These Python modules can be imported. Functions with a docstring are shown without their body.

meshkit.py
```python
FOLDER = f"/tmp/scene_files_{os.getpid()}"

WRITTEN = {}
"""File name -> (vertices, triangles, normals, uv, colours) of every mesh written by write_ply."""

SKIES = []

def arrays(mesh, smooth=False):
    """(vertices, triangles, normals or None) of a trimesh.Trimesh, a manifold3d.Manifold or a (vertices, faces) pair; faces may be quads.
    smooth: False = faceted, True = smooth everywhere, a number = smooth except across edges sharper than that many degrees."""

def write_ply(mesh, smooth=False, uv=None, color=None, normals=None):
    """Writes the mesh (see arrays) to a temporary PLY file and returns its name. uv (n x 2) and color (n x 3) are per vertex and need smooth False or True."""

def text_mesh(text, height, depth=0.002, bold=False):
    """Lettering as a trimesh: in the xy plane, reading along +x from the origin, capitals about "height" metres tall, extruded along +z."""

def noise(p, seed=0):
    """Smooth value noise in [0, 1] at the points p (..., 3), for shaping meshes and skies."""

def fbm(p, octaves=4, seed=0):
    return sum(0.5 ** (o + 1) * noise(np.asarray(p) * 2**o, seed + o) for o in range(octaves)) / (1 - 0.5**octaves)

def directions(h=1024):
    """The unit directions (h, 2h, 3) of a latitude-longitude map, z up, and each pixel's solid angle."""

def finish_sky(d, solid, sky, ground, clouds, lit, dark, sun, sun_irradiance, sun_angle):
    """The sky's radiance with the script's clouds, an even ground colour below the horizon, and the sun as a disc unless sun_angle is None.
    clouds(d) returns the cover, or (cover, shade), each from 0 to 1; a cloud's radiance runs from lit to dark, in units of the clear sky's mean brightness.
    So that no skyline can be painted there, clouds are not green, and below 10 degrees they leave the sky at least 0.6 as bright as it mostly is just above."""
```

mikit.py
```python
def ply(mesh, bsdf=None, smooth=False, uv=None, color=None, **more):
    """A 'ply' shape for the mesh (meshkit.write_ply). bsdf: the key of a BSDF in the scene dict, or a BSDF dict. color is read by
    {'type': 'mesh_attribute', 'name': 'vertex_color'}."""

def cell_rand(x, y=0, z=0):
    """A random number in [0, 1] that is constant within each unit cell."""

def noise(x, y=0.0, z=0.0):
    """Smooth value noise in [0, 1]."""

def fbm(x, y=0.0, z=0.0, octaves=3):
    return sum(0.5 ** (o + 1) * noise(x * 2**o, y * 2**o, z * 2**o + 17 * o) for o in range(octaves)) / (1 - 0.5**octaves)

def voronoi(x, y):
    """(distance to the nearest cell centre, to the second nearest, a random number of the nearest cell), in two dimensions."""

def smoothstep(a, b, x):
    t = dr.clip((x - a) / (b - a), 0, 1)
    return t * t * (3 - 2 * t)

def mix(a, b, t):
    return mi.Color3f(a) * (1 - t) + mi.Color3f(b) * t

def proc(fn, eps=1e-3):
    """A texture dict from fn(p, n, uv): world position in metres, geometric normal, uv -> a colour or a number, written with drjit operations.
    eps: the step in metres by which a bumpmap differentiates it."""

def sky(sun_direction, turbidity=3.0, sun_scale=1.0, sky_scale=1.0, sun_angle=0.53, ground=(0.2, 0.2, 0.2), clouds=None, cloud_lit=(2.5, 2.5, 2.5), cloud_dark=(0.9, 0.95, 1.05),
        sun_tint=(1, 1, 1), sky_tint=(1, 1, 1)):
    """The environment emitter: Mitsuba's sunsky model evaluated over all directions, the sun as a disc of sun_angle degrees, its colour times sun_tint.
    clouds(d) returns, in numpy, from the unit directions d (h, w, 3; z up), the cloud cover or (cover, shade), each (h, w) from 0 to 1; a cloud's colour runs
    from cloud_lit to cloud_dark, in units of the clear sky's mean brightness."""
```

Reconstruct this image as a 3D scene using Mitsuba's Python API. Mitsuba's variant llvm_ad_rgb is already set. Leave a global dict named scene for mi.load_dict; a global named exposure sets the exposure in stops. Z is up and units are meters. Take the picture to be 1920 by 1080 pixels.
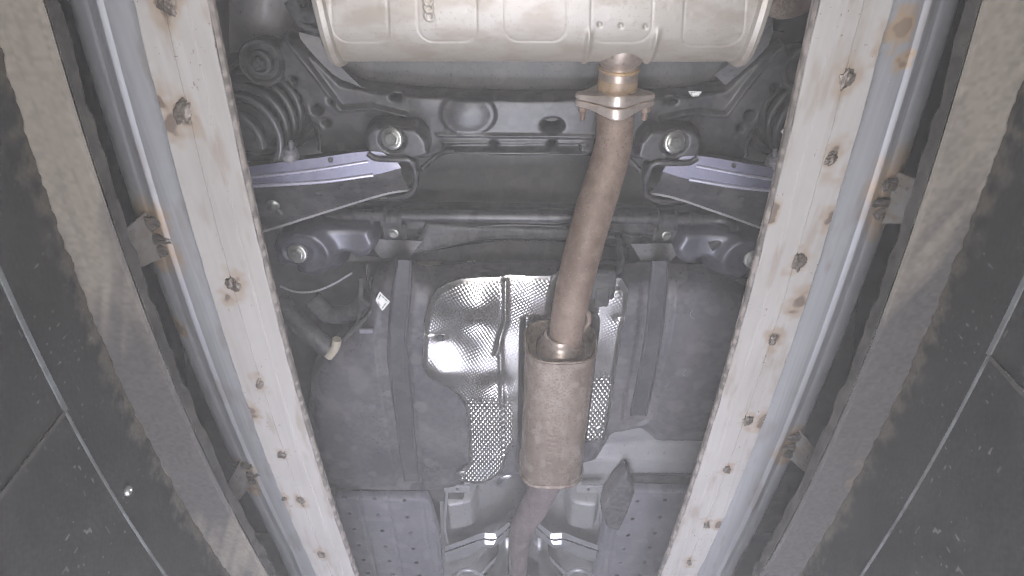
import math, random, numpy as np, trimesh, drjit as dr, mitsuba as mi, mikit, meshkit
from mikit import noise, fbm, smoothstep, mix, proc
from scipy.spatial import Delaunay, cKDTree
from shapely.geometry import Polygon, LineString
import shapely
random.seed(4); rng = np.random.default_rng(4)
T = mi.ScalarTransform4f
scene, labels = {}, {}

# ---------------------------------------------------------------- camera, light, exposure
F, TH = 1200.0, math.radians(35.6)            # the lens (pixels of a 1920 px frame) and its tilt from straight up, towards the front of the car
CS, SN = math.cos(TH), math.sin(TH)
scene['camera'] = {'type': 'perspective', 'fov': math.degrees(2 * math.atan(960 / F)), 'fov_axis': 'x', 'near_clip': 0.01, 'far_clip': 60.0,
                   'to_world': T().look_at(origin=[0, 0, 0], target=[0, SN, CS], up=[0, -CS, SN])}
exposure = 0.0
LAMP_POWER = 36.0
HAZE = 0.078

# ---------------------------------------------------------------- helpers
def W(px, py, z):
    """the point at height z that stands at this pixel of the 1920 x 1080 photograph"""
    u, v = (np.asarray(px, float) - 960) / F, (np.asarray(py, float) - 540) / F
    s = np.asarray(z, float) / (CS - v * SN)
    return np.stack([u * s, (SN + v * CS) * s, np.asarray(z, float) + 0 * s], -1)

def width(px, py, z):
    return px / F * z / (CS - (py - 540) / F * SN)

def mir(px, py):
    """the mirror image of a pixel on the other side of the car (its axis leans a little in the photograph)"""
    cx = 1000 - .07 * (min(max(py, 270), 520) - 270)
    return (2 * cx - px, py + .0135 * 2 * (cx - px))

def key_of(name, parent=None):
    base = (parent + '__' if parent else '') + name
    k, i = base, 0
    while k in scene or k in labels:
        i += 1; k = f'{base}_{i:03d}'
    return k

def thing(name, label, cat=None, group=None, kind=None):
    k = key_of(name); labels[k] = {'label': label}
    if cat: labels[k]['category'] = cat
    if group: labels[k]['group'] = group
    if kind: labels[k]['kind'] = kind
    return k

def part(name, mesh, mat, parent, label=None, smooth=35):
    k = key_of(name, parent)
    scene[k] = mikit.ply(mesh, mat, smooth=smooth)
    if label: labels[k] = {'label': label}
    return k

def spl(pts, n=60, closed=False):
    """a smooth line (Catmull-Rom) through the points"""
    p = np.asarray(pts, float)
    p = np.vstack([p[-1:], p, p[:2]]) if closed else np.vstack([2 * p[:1] - p[1:2], p, 2 * p[-1:] - p[-2:-1]])
    m = len(p) - 3
    t = np.linspace(0, m, n, endpoint=not closed); i = np.minimum(t.astype(int), m - 1); s = (t - i)[:, None]
    a, b, c, d = p[i], p[i + 1], p[i + 2], p[i + 3]
    return .5 * (2 * b + (c - a) * s + (2 * a - 5 * b + 4 * c - d) * s**2 + (3 * b - a - 3 * c + d) * s**3)

def resample(p, step):
    p = np.asarray(p, float); L = np.r_[0, np.cumsum(np.linalg.norm(np.diff(p, axis=0), axis=1))]
    n = max(2, int(L[-1] / step) + 1); q = np.linspace(0, L[-1], n)
    return np.stack([np.interp(q, L, p[:, k]) for k in range(p.shape[1])], 1)

def polyw(px, z, round_=0.0):
    g = Polygon(W(*np.array(px, float).T, z)[:, :2]).buffer(0)
    if round_:
        g = g.buffer(-round_).buffer(2 * round_).buffer(-round_)
    return max(g.geoms, key=lambda q: q.area) if hasattr(g, 'geoms') else g

def relief(poly, zfun, thick=.01, step=.006, holes=()):
    """a pressed sheet: the outline filled with a fine net whose height is zfun(x, y, distance to the edge), with a rim turned up by thick"""
    for h in holes:
        poly = poly.difference(h)
    if hasattr(poly, 'geoms'):
        poly = max(poly.geoms, key=lambda q: q.area)
    rings = [resample(np.array(r.coords), step)[:-1] for r in [poly.exterior, *poly.interiors]]
    B = np.vstack(rings)
    x0, y0, x1, y1 = poly.bounds
    gx, gy = np.meshgrid(np.arange(x0, x1, step), np.arange(y0, y1, step * .866))
    gx = gx + (np.arange(gx.shape[0]) % 2)[:, None] * step / 2
    G = np.stack([gx.ravel(), gy.ravel()], 1)
    G = G[shapely.contains_xy(poly, G[:, 0], G[:, 1])]
    dense = np.vstack([resample(np.array(r.coords), step / 4) for r in [poly.exterior, *poly.interiors]])
    tree = cKDTree(dense)
    d = tree.query(G)[0]
    G, d = G[d > step * .5], d[d > step * .5]
    P = np.vstack([B, G]); D = np.r_[np.zeros(len(B)), d]
    tri = Delaunay(P + rng.normal(0, 1e-7, P.shape)).simplices
    c = P[tri].mean(1)
    tri = tri[shapely.contains_xy(poly.buffer(-1e-5), c[:, 0], c[:, 1])]
    a = P[tri]; cr = (a[:, 1, 0] - a[:, 0, 0]) * (a[:, 2, 1] - a[:, 0, 1]) - (a[:, 1, 1] - a[:, 0, 1]) * (a[:, 2, 0] - a[:, 0, 0])
    tri = tri[np.abs(cr) > 1e-10]; cr = cr[np.abs(cr) > 1e-10]
    tri[cr > 0] = tri[cr > 0][:, ::-1]                       # facing down, towards the camera
    z = zfun(P[:, 0], P[:, 1], D)
    V, Fc = [np.c_[P, z]], [tri]
    at, base = 0, len(P)
    for k, r in enumerate(rings):
        n = len(r); i = np.arange(n); j = (i + 1) % n
        lo, up = at + i, base + i
        area = .5 * np.sum(r[i, 0] * r[j, 1] - r[j, 0] * r[i, 1])
        q = np.vstack([np.c_[lo[i], lo[j], up[j]], np.c_[lo[i], up[j], up[i]]])
        if (area < 0) != (k > 0): q = q[:, ::-1]
        V.append(np.c_[r, z[at:at + n] + thick]); Fc.append(q)
        at += n; base += n
    return trimesh.Trimesh(np.vstack(V), np.vstack(Fc), process=False)

def near(X, Y, line):
    """distance from the points to a line of world points"""
    return cKDTree(resample(np.asarray(line)[:, :2], .0015)).query(np.stack([X, Y], 1))[0]

def sst(a, b, x):
    t = np.clip((x - a) / (b - a), 0, 1); return t * t * (3 - 2 * t)

def dome(d, r, h):
    """height of a quarter-round edge of width r"""
    t = np.clip(d / r, 0, 1); return h * (1 - np.sqrt(np.maximum(0, 1 - (1 - t)**2)))

def grid(rows, closed=False):
    R = np.asarray(rows, float); m, n = R.shape[:2]
    i, j = np.meshgrid(np.arange(m - 1), np.arange(n if closed else n - 1), indexing='ij'); j2 = (j + 1) % n
    a, b, c, d = i * n + j, i * n + j2, (i + 1) * n + j2, (i + 1) * n + j
    f = np.vstack([np.stack([a, b, c], -1).reshape(-1, 3), np.stack([a, c, d], -1).reshape(-1, 3)])
    return trimesh.Trimesh(R.reshape(-1, 3), f, process=False)

def loft(lines, n=40, sub=1):
    """a skin through smooth lines given as (pixel x, pixel y, height)"""
    L = []
    for l in lines:
        a = np.array(l, float); L.append(spl(W(a[:, 0], a[:, 1], a[:, 2]), n))
    L = np.array(L)
    if sub > 1:
        L = np.array([spl(L[:, k], (len(lines) - 1) * sub + 1) for k in range(n)]).transpose(1, 0, 2)
    return grid(L)

def tube(pts, r, n=20, caps=True, sq=None):
    p = np.asarray(pts, float); r = np.broadcast_to(r, len(p))
    t = np.gradient(p, axis=0); t /= np.linalg.norm(t, axis=1)[:, None]
    u = np.cross(t[0], [0.02, .1, 1]); 
    if np.linalg.norm(u) < .1: u = np.cross(t[0], [1, 0, 0])
    u /= np.linalg.norm(u); rows = []
    a = np.linspace(0, 2 * np.pi, n, endpoint=False)
    for k in range(len(p)):
        u = u - t[k] * (u @ t[k]); u /= np.linalg.norm(u); v = np.cross(t[k], u)
        rows.append(p[k] + r[k] * (np.cos(a)[:, None] * u + np.sin(a)[:, None] * v))
    if caps:
        rows = [np.repeat(p[:1], n, 0), *rows, np.repeat(p[-1:], n, 0)]
    m = grid(rows, True); m.update_faces(m.nondegenerate_faces(height=1e-9)); return m

def tubepx(pts, wpx=None, r=None, n=60, sides=24):
    """a tube along pixels (x, y, height), its thickness given in pixels or metres"""
    a = np.array(pts, float); line = spl(W(a[:, 0], a[:, 1], a[:, 2]), n)
    if r is None:
        rr = width(np.asarray(wpx, float), a[:, 1], a[:, 2]) / 2
        r = np.interp(np.linspace(0, len(a) - 1, n), np.arange(len(a)), np.broadcast_to(rr, len(a)))
    return tube(line, r, sides)

def box(cx, cy, cz, sx, sy, sz, r=0.0):
    if not r:
        return trimesh.creation.box((sx, sy, sz), trimesh.transformations.translation_matrix((cx, cy, cz)))
    c = [trimesh.creation.icosphere(2, r).apply_translation([a * (sx / 2 - r), b * (sy / 2 - r), e * (sz / 2 - r)]) for a in (-1, 1) for b in (-1, 1) for e in (-1, 1)]
    return trimesh.convex.convex_hull(np.vstack([m.vertices for m in c])).apply_translation((cx, cy, cz))

def lathe(prof, at, axis=(0, 0, -1), n=32, hexa=None):
    """(radius, along the axis) pairs turned round the axis"""
    ax = np.asarray(axis, float); ax /= np.linalg.norm(ax)
    u = np.cross(ax, [0, 1, .1]); u /= np.linalg.norm(u); v = np.cross(ax, u)
    a = np.linspace(0, 2 * np.pi, n, endpoint=False) + .3
    rows = [np.asarray(at) + h * ax + r * (np.cos(a)[:, None] * u + np.sin(a)[:, None] * v) for r, h in prof]
    m = grid(rows, True); m.update_faces(m.nondegenerate_faces(height=1e-10)); return m

def bolt(at, R, axis=(0, -.1, -1), head=.62, tall=.75):
    """flange bolt: a washer, a six-sided chamfered head"""
    w = lathe([(0, 0), (R, 0), (R, R * .14), (R * .9, R * .25), (R * .75, R * .3), (0, R * .32)], at, axis, 36)
    h = lathe([(R * head, 0), (R * head, R * tall * .85), (R * head * .84, R * tall), (0, R * tall)], at, axis, 6)
    return trimesh.util.concatenate([w, h])

def cat(*ms): return trimesh.util.concatenate(list(ms))
def hole(px, py, z, rpx):
    c = W(px, py, z); return shapely.Point(c[0], c[1]).buffer(width(rpx, py, z))

# ---------------------------------------------------------------- materials
def principled(name, color, rough, metal=0.0, spec=.5, bump=None, bscale=1.0, **more):
    b = {'type': 'principled', 'base_color': color if isinstance(color, dict) else {'type': 'rgb', 'value': list(color)},
         'roughness': rough if isinstance(rough, dict) else float(rough), 'metallic': metal if isinstance(metal, dict) else float(metal), 'specular': spec, **more}
    if bump: b = {'type': 'bumpmap', 'nested_texture': bump, 'scale': bscale, 'nested_bsdf': b}
    scene[name] = {'type': 'twosided', 'bsdf': b}

def dusty(base, dust, amount, scale=18.0, fine=160.0):
    def fn(p, n, uv):
        a = fbm(p.x * scale, p.y * scale, p.z * scale, 3)
        b = noise(p.x * fine, p.y * fine, p.z * fine)
        c = mix(base, dust, dr.clip((a * 1.5 - .45 + (b - .5) * .35) * amount, 0, 1))
        c = mix(c, dust, smoothstep(.56, .60, noise(p.x * scale * 3.1, p.y * scale * 3.1, p.z * scale) * .6 + a * .4) * .35 * amount)          # dried splashes
        return c * (1 - .35 * amount * smoothstep(.80, .9, noise(p.x * 310, p.y * 310, p.z * 90)))
    return proc(fn)

# ---------------------------------------------------------------- beams and walls of the pit
Z_WHITE, Z_BLUE, Z_TAN = .70, .75, .50
E = {  # edges read off the photograph, fitted below by a gentle curve in the world
 'wl_in': ([(397,0),(415,115),(435,250),(455,340),(482,435),(507,540),(530,625),(557,740),(595,860),(640,1000),(665,1080)], Z_WHITE),
 'wl_out': ([(254,0),(287,180),(305,245),(340,380),(372,480),(387,540),(410,605),(440,685),(475,785),(505,885),(540,960),(592,1080)], Z_WHITE),
 'wr_in': ([(1530,0),(1507,135),(1480,265),(1445,415),(1408,540),(1370,675),(1330,810),(1290,940),(1240,1080)], Z_WHITE),
 'wr_out': ([(1671,0),(1650,100),(1625,205),(1600,300),(1570,395),(1530,530),(1480,660),(1430,800),(1380,910),(1310,1080)], Z_WHITE),
 'bl_ridge': ([(190,0),(225,165),(260,300),(300,430),(345,540),(370,630),(425,755),(470,865),(550,1040)], Z_BLUE),
 'br_ridge': ([(1737,0),(1715,120),(1680,225),(1650,320),(1625,415),(1585,530),(1535,660),(1480,790),(1435,885),(1355,1070)], Z_BLUE),
 'tl_in': ([(82,25),(135,215),(160,300),(200,425),(240,540),(285,640),(325,740),(375,840),(435,970),(495,1080)], Z_TAN),
 'tl_out': ([(0,80),(25,160),(50,250),(80,350),(115,465),(135,540),(155,565),(200,650),(240,740),(295,850),(360,965),(425,1080)], Z_TAN),
 'tr_in': ([(1840,10),(1825,105),(1795,210),(1760,320),(1730,420),(1690,540),(1630,675),(1580,780),(1545,860),(1495,965),(1435,1080)], Z_TAN),
 'tr_out': ([(1920,85),(1915,185),(1890,240),(1875,310),(1835,375),(1805,480),(1775,540),(1730,655),(1680,750),(1630,840),(1580,930),(1505,1080)], Z_TAN),
}
def edge(name):
    a, z = E[name]; w = W(*np.array(a, float).T, z); c = np.polyfit(w[:, 1], w[:, 0], 2); y0, y1 = w[0, 1], w[-1, 1]; d = np.polyder(c)
    def at(y):
        yc = np.clip(y, y0, y1); return np.polyval(c, yc) + (y - yc) * np.polyval(d, yc) * .3
    return at
edges = {k: edge(k) for k in E}
YS = np.r_[np.linspace(-.9, -.1, 6)[:-1], np.linspace(-.1, 1.6, 420), np.linspace(1.6, 3.2, 10)[1:]]

def beam(xa, xb, z, prof, wob=None):
    """a long pressed beam; prof: (fraction of the way from edge a to edge b, extra metres sideways towards b, height above z)"""
    rows = []
    for y in YS:
        a, b = float(xa(y)), float(xb(y)); s = 1 if b > a else -1
        rows.append([[a + (b - a) * f + s * e, y, z + h] for f, e, h in prof])
    R = np.array(rows)
    if wob is not None: R = wob(R)
    return grid(R)

def stains(spots):
    def fn(p):
        rust, dark = mi.Float(0), mi.Float(0)
        w = (noise(p.x * 140, p.y * 140, 3.0) - .5) * .008 + (noise(p.x * 50, p.y * 50, 7.0) - .5) * .012
        for x, y, r in spots:
            d = dr.sqrt(dr.square(p.x - x) + dr.square((p.y - y) * .62)) + w
            rust = dr.maximum(rust, 1 - smoothstep(r * .35, r * 1.25, d)); dark = dr.maximum(dark, 1 - smoothstep(r * .12, r * .45, d))
        return rust, dark
    return fn

WL = [(345,207,.016),(437,533,.014),(487,720,.011),(528,852,.010),(565,938,.009),(603,1040,.010),(310,5,.014),(533,935,.007),(300,190,.012),(320,235,.012),(425,560,.010),(470,770,.012)]
WR = [(1588,147,.014),(1558,297,.013),(1497,490,.014),(1450,637,.012),(1402,788,.013),(1364,880,.010),(1325,985,.010),(1292,1055,.010),(1655,85,.012),(1592,330,.012),(1560,400,.012),(1500,570,.016),(1430,790,.014),(1345,985,.010),(1450,400,.008)]
stL = stains([(*W(x, y, Z_WHITE)[:2], r * 1.25) for x, y, r in WL]); stR = stains([(*W(x, y, Z_WHITE)[:2], r * 1.25) for x, y, r in WR])
def white_paint(st):
    def fn(p, n, uv):
        s = noise(p.x * 260, p.y * 5, p.z * 200); t = fbm(p.x * 25, p.y * 9, 0.0, 3); sp = noise(p.x * 330, p.y * 330, 1.0)
        c = mix((.235, .219, .203), (.315, .301, .287), dr.clip(t * .8 + s * .3, 0, 1))
        c = mix(c, (.20, .165, .135), smoothstep(.54, .8, fbm(p.x * 55, p.y * 13, 5.0, 4)) * .6)
        c = mix(c, (.14, .10, .085), smoothstep(.90, .96, sp) * smoothstep(.64, .76, noise(p.x * 40, p.y * 30, 2.0)) * .8)
        r, d = st(p)
        c = mix(c, (.215, .15, .095), r * .6)
        return mix(c, (.09, .065, .05), d * .85)
    return fn
principled('mat_white_left', proc(white_paint(stL)), .55)
principled('mat_white_right', proc(white_paint(stR)), .55)
def grime(p, n, uv):
    s = noise(p.x * 50, p.y * 120, p.z * 150)
    return mix((.10, .088, .08), (.24, .21, .19), smoothstep(.3, .8, s) * (.5 + .5 * noise(p.x * 200, p.y * 200, p.z * 200)))
principled('mat_grime', proc(grime), .7)
principled('mat_side', dusty((.022, .020, .019), (.06, .053, .048), .8, 30, 200), .8)
BR = [(285,425,.03),(300,470,.03),(460,885,.022),(470,915,.02),(1672,350,.035),(1660,400,.03),(1690,330,.03),(1492,835,.034),(1480,850,.03),(1690,60,.016),(1700,105,.012),(330,620,.012)]
stB = stains([(*W(x, y, Z_BLUE)[:2], r) for x, y, r in BR])
def galv(p, n, uv):
    s = noise(p.x * 320, p.y * 4, p.z * 100); t = fbm(p.x * 14, p.y * 6, 0.0, 3)
    c = mix((.235, .238, .248), (.325, .328, .338), dr.clip(t * .75 + s * .35, 0, 1))
    c = mix(c, (.20, .17, .15), smoothstep(.6, .85, fbm(p.x * 45, p.y * 12, 4.0, 3)) * .5)
    r, d = stB(p)
    c = mix(c, (.33, .22, .12), r * .75)
    return mix(c, (.13, .10, .08), d * .45)
principled('mat_galvanised', proc(galv), .5, .25)
def ledge_dirt(p, n, uv):
    t = fbm(p.x * 9, p.y * 3.2, p.z * 9, 4); s = noise(p.x * 150 + p.y * 60, p.y * 11, p.z * 60); f = noise(p.x * 260, p.y * 260, p.z * 200)
    c = mix((.050, .046, .046), (.128, .113, .095), smoothstep(.36, .66, t + (s - .5) * .14 + .34 * smoothstep(.45, -.1, p.y) - .12 - .05 * smoothstep(-.2, .2, p.x)))
    c = mix(c, (.045, .04, .038), smoothstep(.70, .82, noise(p.x * 170 + p.y * 12 + 3 * fbm(p.x * 6, p.y * 6, 1.0, 2), p.y * 7, 3.0)) * .12)
    o = smoothstep(.415, .455, dr.abs(p.x) + (noise(p.x * 90, p.y * 60, 9.0) - .5) * .03)
    c = mix(c, (.20, .135, .06), o * smoothstep(.4, .6, fbm(p.x * 40, p.y * 22, 3.0, 2)) * .7)
    return c * (.86 + .28 * f)
principled('mat_ledge', proc(ledge_dirt), .85, spec=.2)
def wall_dark(p, n, uv):
    t = fbm(p.x * 20, p.y * 14, p.z * 14, 3); f = noise(p.x * 300, p.y * 300, p.z * 300)
    c = mix((.008, .008, .008), (.022, .021, .021), t)
    c = mix(c, (.16, .15, .15), smoothstep(.90, .97, noise(p.y * 190, p.z * 190, 3.0)) * smoothstep(.58, .72, noise(p.y * 13, p.z * 13, 5.0)) * .28)
    c = mix(c, (.20, .165, .12), smoothstep(.484, .508, p.z + (fbm(p.y * 60, p.z * 60, 1.0, 4) - .5) * .04) * .2)
    return c * (.8 + .4 * f)
principled('mat_wall', proc(wall_dark), .7, spec=.3)
principled('mat_trim', dusty((.10, .11, .115), (.045, .042, .04), 1.0, 30), .5)
principled('mat_bracket', dusty((.26, .25, .24), (.19, .14, .09), .9, 40), .5, .2)
principled('mat_concrete', dusty((.10, .10, .10), (.16, .15, .14), .8, 6), .85)
principled('mat_lamp_body', (.3, .3, .3), .5)
principled('mat_weld', dusty((.075, .06, .05), (.22, .19, .16), .8, 90, 400), .45, .4)

k = key_of('floor'); scene[k] = mikit.ply(box(0, 1.1, -.47, 1.2, 4.6, .1), 'mat_concrete'); labels[k] = {'label': 'dark concrete floor of the inspection pit', 'kind': 'structure'}

def pit_side(s, side):
    wi, wo, ri = ('wl_in', 'wl_out', 'bl_ridge') if s < 0 else ('wr_in', 'wr_out', 'br_ridge')
    ti, to = ('tl_in', 'tl_out') if s < 0 else ('tr_in', 'tr_out')
    I, O, R, TI, TO = (edges[x] for x in (wi, wo, ri, ti, to))
    # white beam, a thin folded channel
    t = thing('white_beam', f'cream white painted steel beam with rusty weld spots, the innermost beam on the {side}', 'beam', 'white beams along the pit')
    def chip(M):                                            # ragged notches in the outer edge
        for px, py, r in ([(292,180,.010),(303,240,.012),(411,603,.010),(478,780,.010),(533,935,.008)] if s < 0 else [(1652,95,.012),(1595,315,.012),(1583,360,.014),(1566,405,.012),(1503,595,.008),(1425,815,.008)]):
            c = W(px, py, Z_WHITE); f = np.exp(-((M[:, 1, 1] - c[1]) / r)**2)
            M[:, :3, 0] += -s * f[:, None] * .006 
        M[:, :, 0] += (meshkit.noise(np.stack([M[:, :, 1] * 40, M[:, :, 1] * 0, M[:, :, 1] * 0], -1), 3) - .5) * .0012
        return M
    part('channel', beam(O, I, Z_WHITE, [(0,0,.05),(0,0,.0035),(.012,0,.0008),(.03,0,0),(.40,0,0),(.408,0,.0016),(.417,0,.0016),(.425,0,0),(.70,0,.0004),(.715,0,.0018),(.94,0,.0018),(.965,0,.0022),(.97,0,.004)], chip), 'mat_white_left' if s < 0 else 'mat_white_right', t, smooth=25)
    part('edge_flange', beam(O, I, Z_WHITE, [(.972,0,.0045),(.975,0,.0035),(1.0,0,.005),(1.0,.0015,.0075),(1.0,.0015,.014),(.99,0,.015)]), 'mat_grime', t, 'grimy rusted inner edge of the beam', smooth=25)
    for px, py, r in (WL if s < 0 else WR)[:8]:
        c = W(px, py, Z_WHITE); m = trimesh.creation.icosphere(3, 1.0); v = m.vertices
        nz = meshkit.noise(v * 1.9 + py * .37, 2) + .7 * meshkit.noise(v * 4.5 + px * .71, 3)
        q = rng.uniform(-.5, .5); v = v * (.3 + .8 * nz)[:, None] * [r * rng.uniform(.4, .7), r * rng.uniform(.6, .95), .0035]; v[:, :2] = v[:, :2] @ [[math.cos(q), math.sin(q)], [-math.sin(q), math.cos(q)]]
        m.vertices = v + c; part('weld_spot', m, 'mat_weld', t, smooth=50)
    # galvanised beam behind it
    g = thing('galvanised_beam', f'blue grey galvanised steel beam with rusty bracket welds, second from the car on the {side}', 'beam', 'galvanised beams along the pit')
    inner = lambda y: R(y) * .0 + O(y) + (-s) * .02
    outer = lambda y: R(y) + s * .10
    prof = []
    w = lambda y: 0
    def gal():
        rows = []
        for y in YS:
            a, r = O(y) - s * .02, R(y); q = []
            fr = [(0, .0), (.75, .0), (.93, .001), (.97, -.0012), (1.0, -.002), (1.03, -.0014), (1.06, .0005)]
            for f, h in fr: q.append([a + (r - a) * f, y, Z_BLUE + h])
            x0 = r + s * .008
            for e, h in [(0, .002), (.005, .0035), (.008, .003)]: q.append([x0 + s * e, y, Z_BLUE + h])
            for a_ in np.linspace(0, np.pi / 2, 13): q.append([x0 + s * (.010 + .046 * math.sin(a_)), y, Z_BLUE + .003 + .10 * (1 - math.cos(a_))])
            rows.append(q)
        return grid(rows)
    part('channel', gal(), 'mat_galvanised', g, smooth=25)
    for px, py, tx, ty in ([(285, 445, 240, 478), (460, 890, 432, 935)] if s < 0 else [(1670, 375, 1726, 388), (1492, 838, 1530, 880)]):
        c, e = W(px, py, Z_BLUE - .004), W(tx, ty, Z_BLUE - .045)
        for q, a_, w_ in ((-.020, .016, .009), (.006, .020, .007), (.024, .012, .008)):
            b = trimesh.creation.icosphere(3, 1.0); v = b.vertices; nz = meshkit.noise(v * 2.4 + px + q * 99, 2) + .7 * meshkit.noise(v * 6 + py, 3)
            b.vertices = v * (.4 + .7 * nz)[:, None] * [a_, w_, .004] + c + [0, q, .003]; part('weld_bead', b, 'mat_weld', g, smooth=50)
        d = np.array([0, .035, 0])
        tab = grid([[c - d + [0, 0, .008], c - d * .2, c + d * .6, c + d], [e - d * .9, e - d * .3, e + d * .3, e + d * .7]])
        up = tab.copy(); up.vertices = up.vertices + [0, 0, .004]
        part('bracket', cat(tab, up, tube([e - d * .9, e + d * .7], .003, 8)), 'mat_bracket', g, smooth=False)
        part('bracket_bolt', lathe([(0, 0), (.006, 0), (.006, .012), (0, .012)], e + d * .4 + [0, 0, -.001], (0, .3, -1), 12), 'mat_zinc', g)
    # ledge of the pit
    l = thing('pit_ledge', f'dusty brown ledge along the top of the pit wall on the {side}', 'ledge', 'ledges of the pit')
    def ragged(M):
        oct = lambda k, sd: meshkit.noise(np.stack([M[:, 0, 1] * k, M[:, 0, 1] * 0, M[:, 0, 1] * 0], -1), sd) - .5
        M[:, :4, 0] += s * (oct(71, 9) * .002 + oct(190, 10) * .002 + oct(430, 13) * .002)[:, None]
        n2 = meshkit.noise(np.stack([M[:, 0, 1] * 22, M[:, 0, 1] * 0, M[:, 0, 1] * 0], -1), 11)
        M[:, -3:-1, 0] += -s * ((n2 - .5) * .0012)[:, None]
        return M
    part('beam', beam(TO, TI, Z_TAN, [(0,-.004,.012),(0,0,.003),(.02,0,.0),(.06,0,-.001),(.2,0,0),(.96,0,0),(1,0,.001),(1,.002,.004)], ragged), 'mat_ledge', l, smooth=30)
    def wavy(M):
        n2 = meshkit.noise(np.stack([M[:, 0, 1] * 22, M[:, 0, 1] * 0, M[:, 0, 1] * 0], -1), 11)
        M[:, :, 0] += -s * ((n2 - .5) * .0012)[:, None]
        n4 = meshkit.noise(np.stack([M[:, 0, 1] * 60, M[:, 0, 1] * 0, M[:, 0, 1] * 0], -1), 12); M[:, 1:, 2] += ((n4 - .5) * .006)[:, None]
        return M
    part('side_board', beam(TO, TI, Z_TAN, [(1,.0025,.0045),(1,.003,.020),(1,-.004,.022),(.9,-.004,.024)], wavy), 'mat_side', l, 'dark grimy side of the ledge')
    # wall of the pit
    wl = thing('pit_wall', f'black sheet wall of the inspection pit on the {side} with pale joints', 'wall', 'walls of the pit')
    X = lambda y: TO(y) + s * .005
    def wallpt(s, X, px, py):
        z = .45
        for _ in range(60):
            w = W(px, py, z); z = z * (.3 + .7 * float(X(w[1])) / w[0])
        return W(px, py, z)
    def panel(y0, y1, z0, z1, out=0.0, th=.02):
        ys = np.linspace(y0, y1, max(8, int((y1 - y0) / .04)))
        return grid([[[X(y) + s * th, y, z0], [X(y) - s * out, y, z0], [X(y) - s * out, y, z1], [X(y) + s * th, y, z1]] for y in ys])
    zj, yj = wallpt(s, X, *(((10,540),) if s < 0 else ((1917,540),))[0])[2], wallpt(s, X, *((127,762) if s < 0 else (1858,668)))[1]
    part('panel', panel(-1.2, 3.3, zj + .002, Z_TAN + .012), 'mat_wall', wl, smooth=30)
    part('panel', panel(-1.2, yj - .001, -.42, zj - .002), 'mat_wall', wl, smooth=30)
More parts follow.
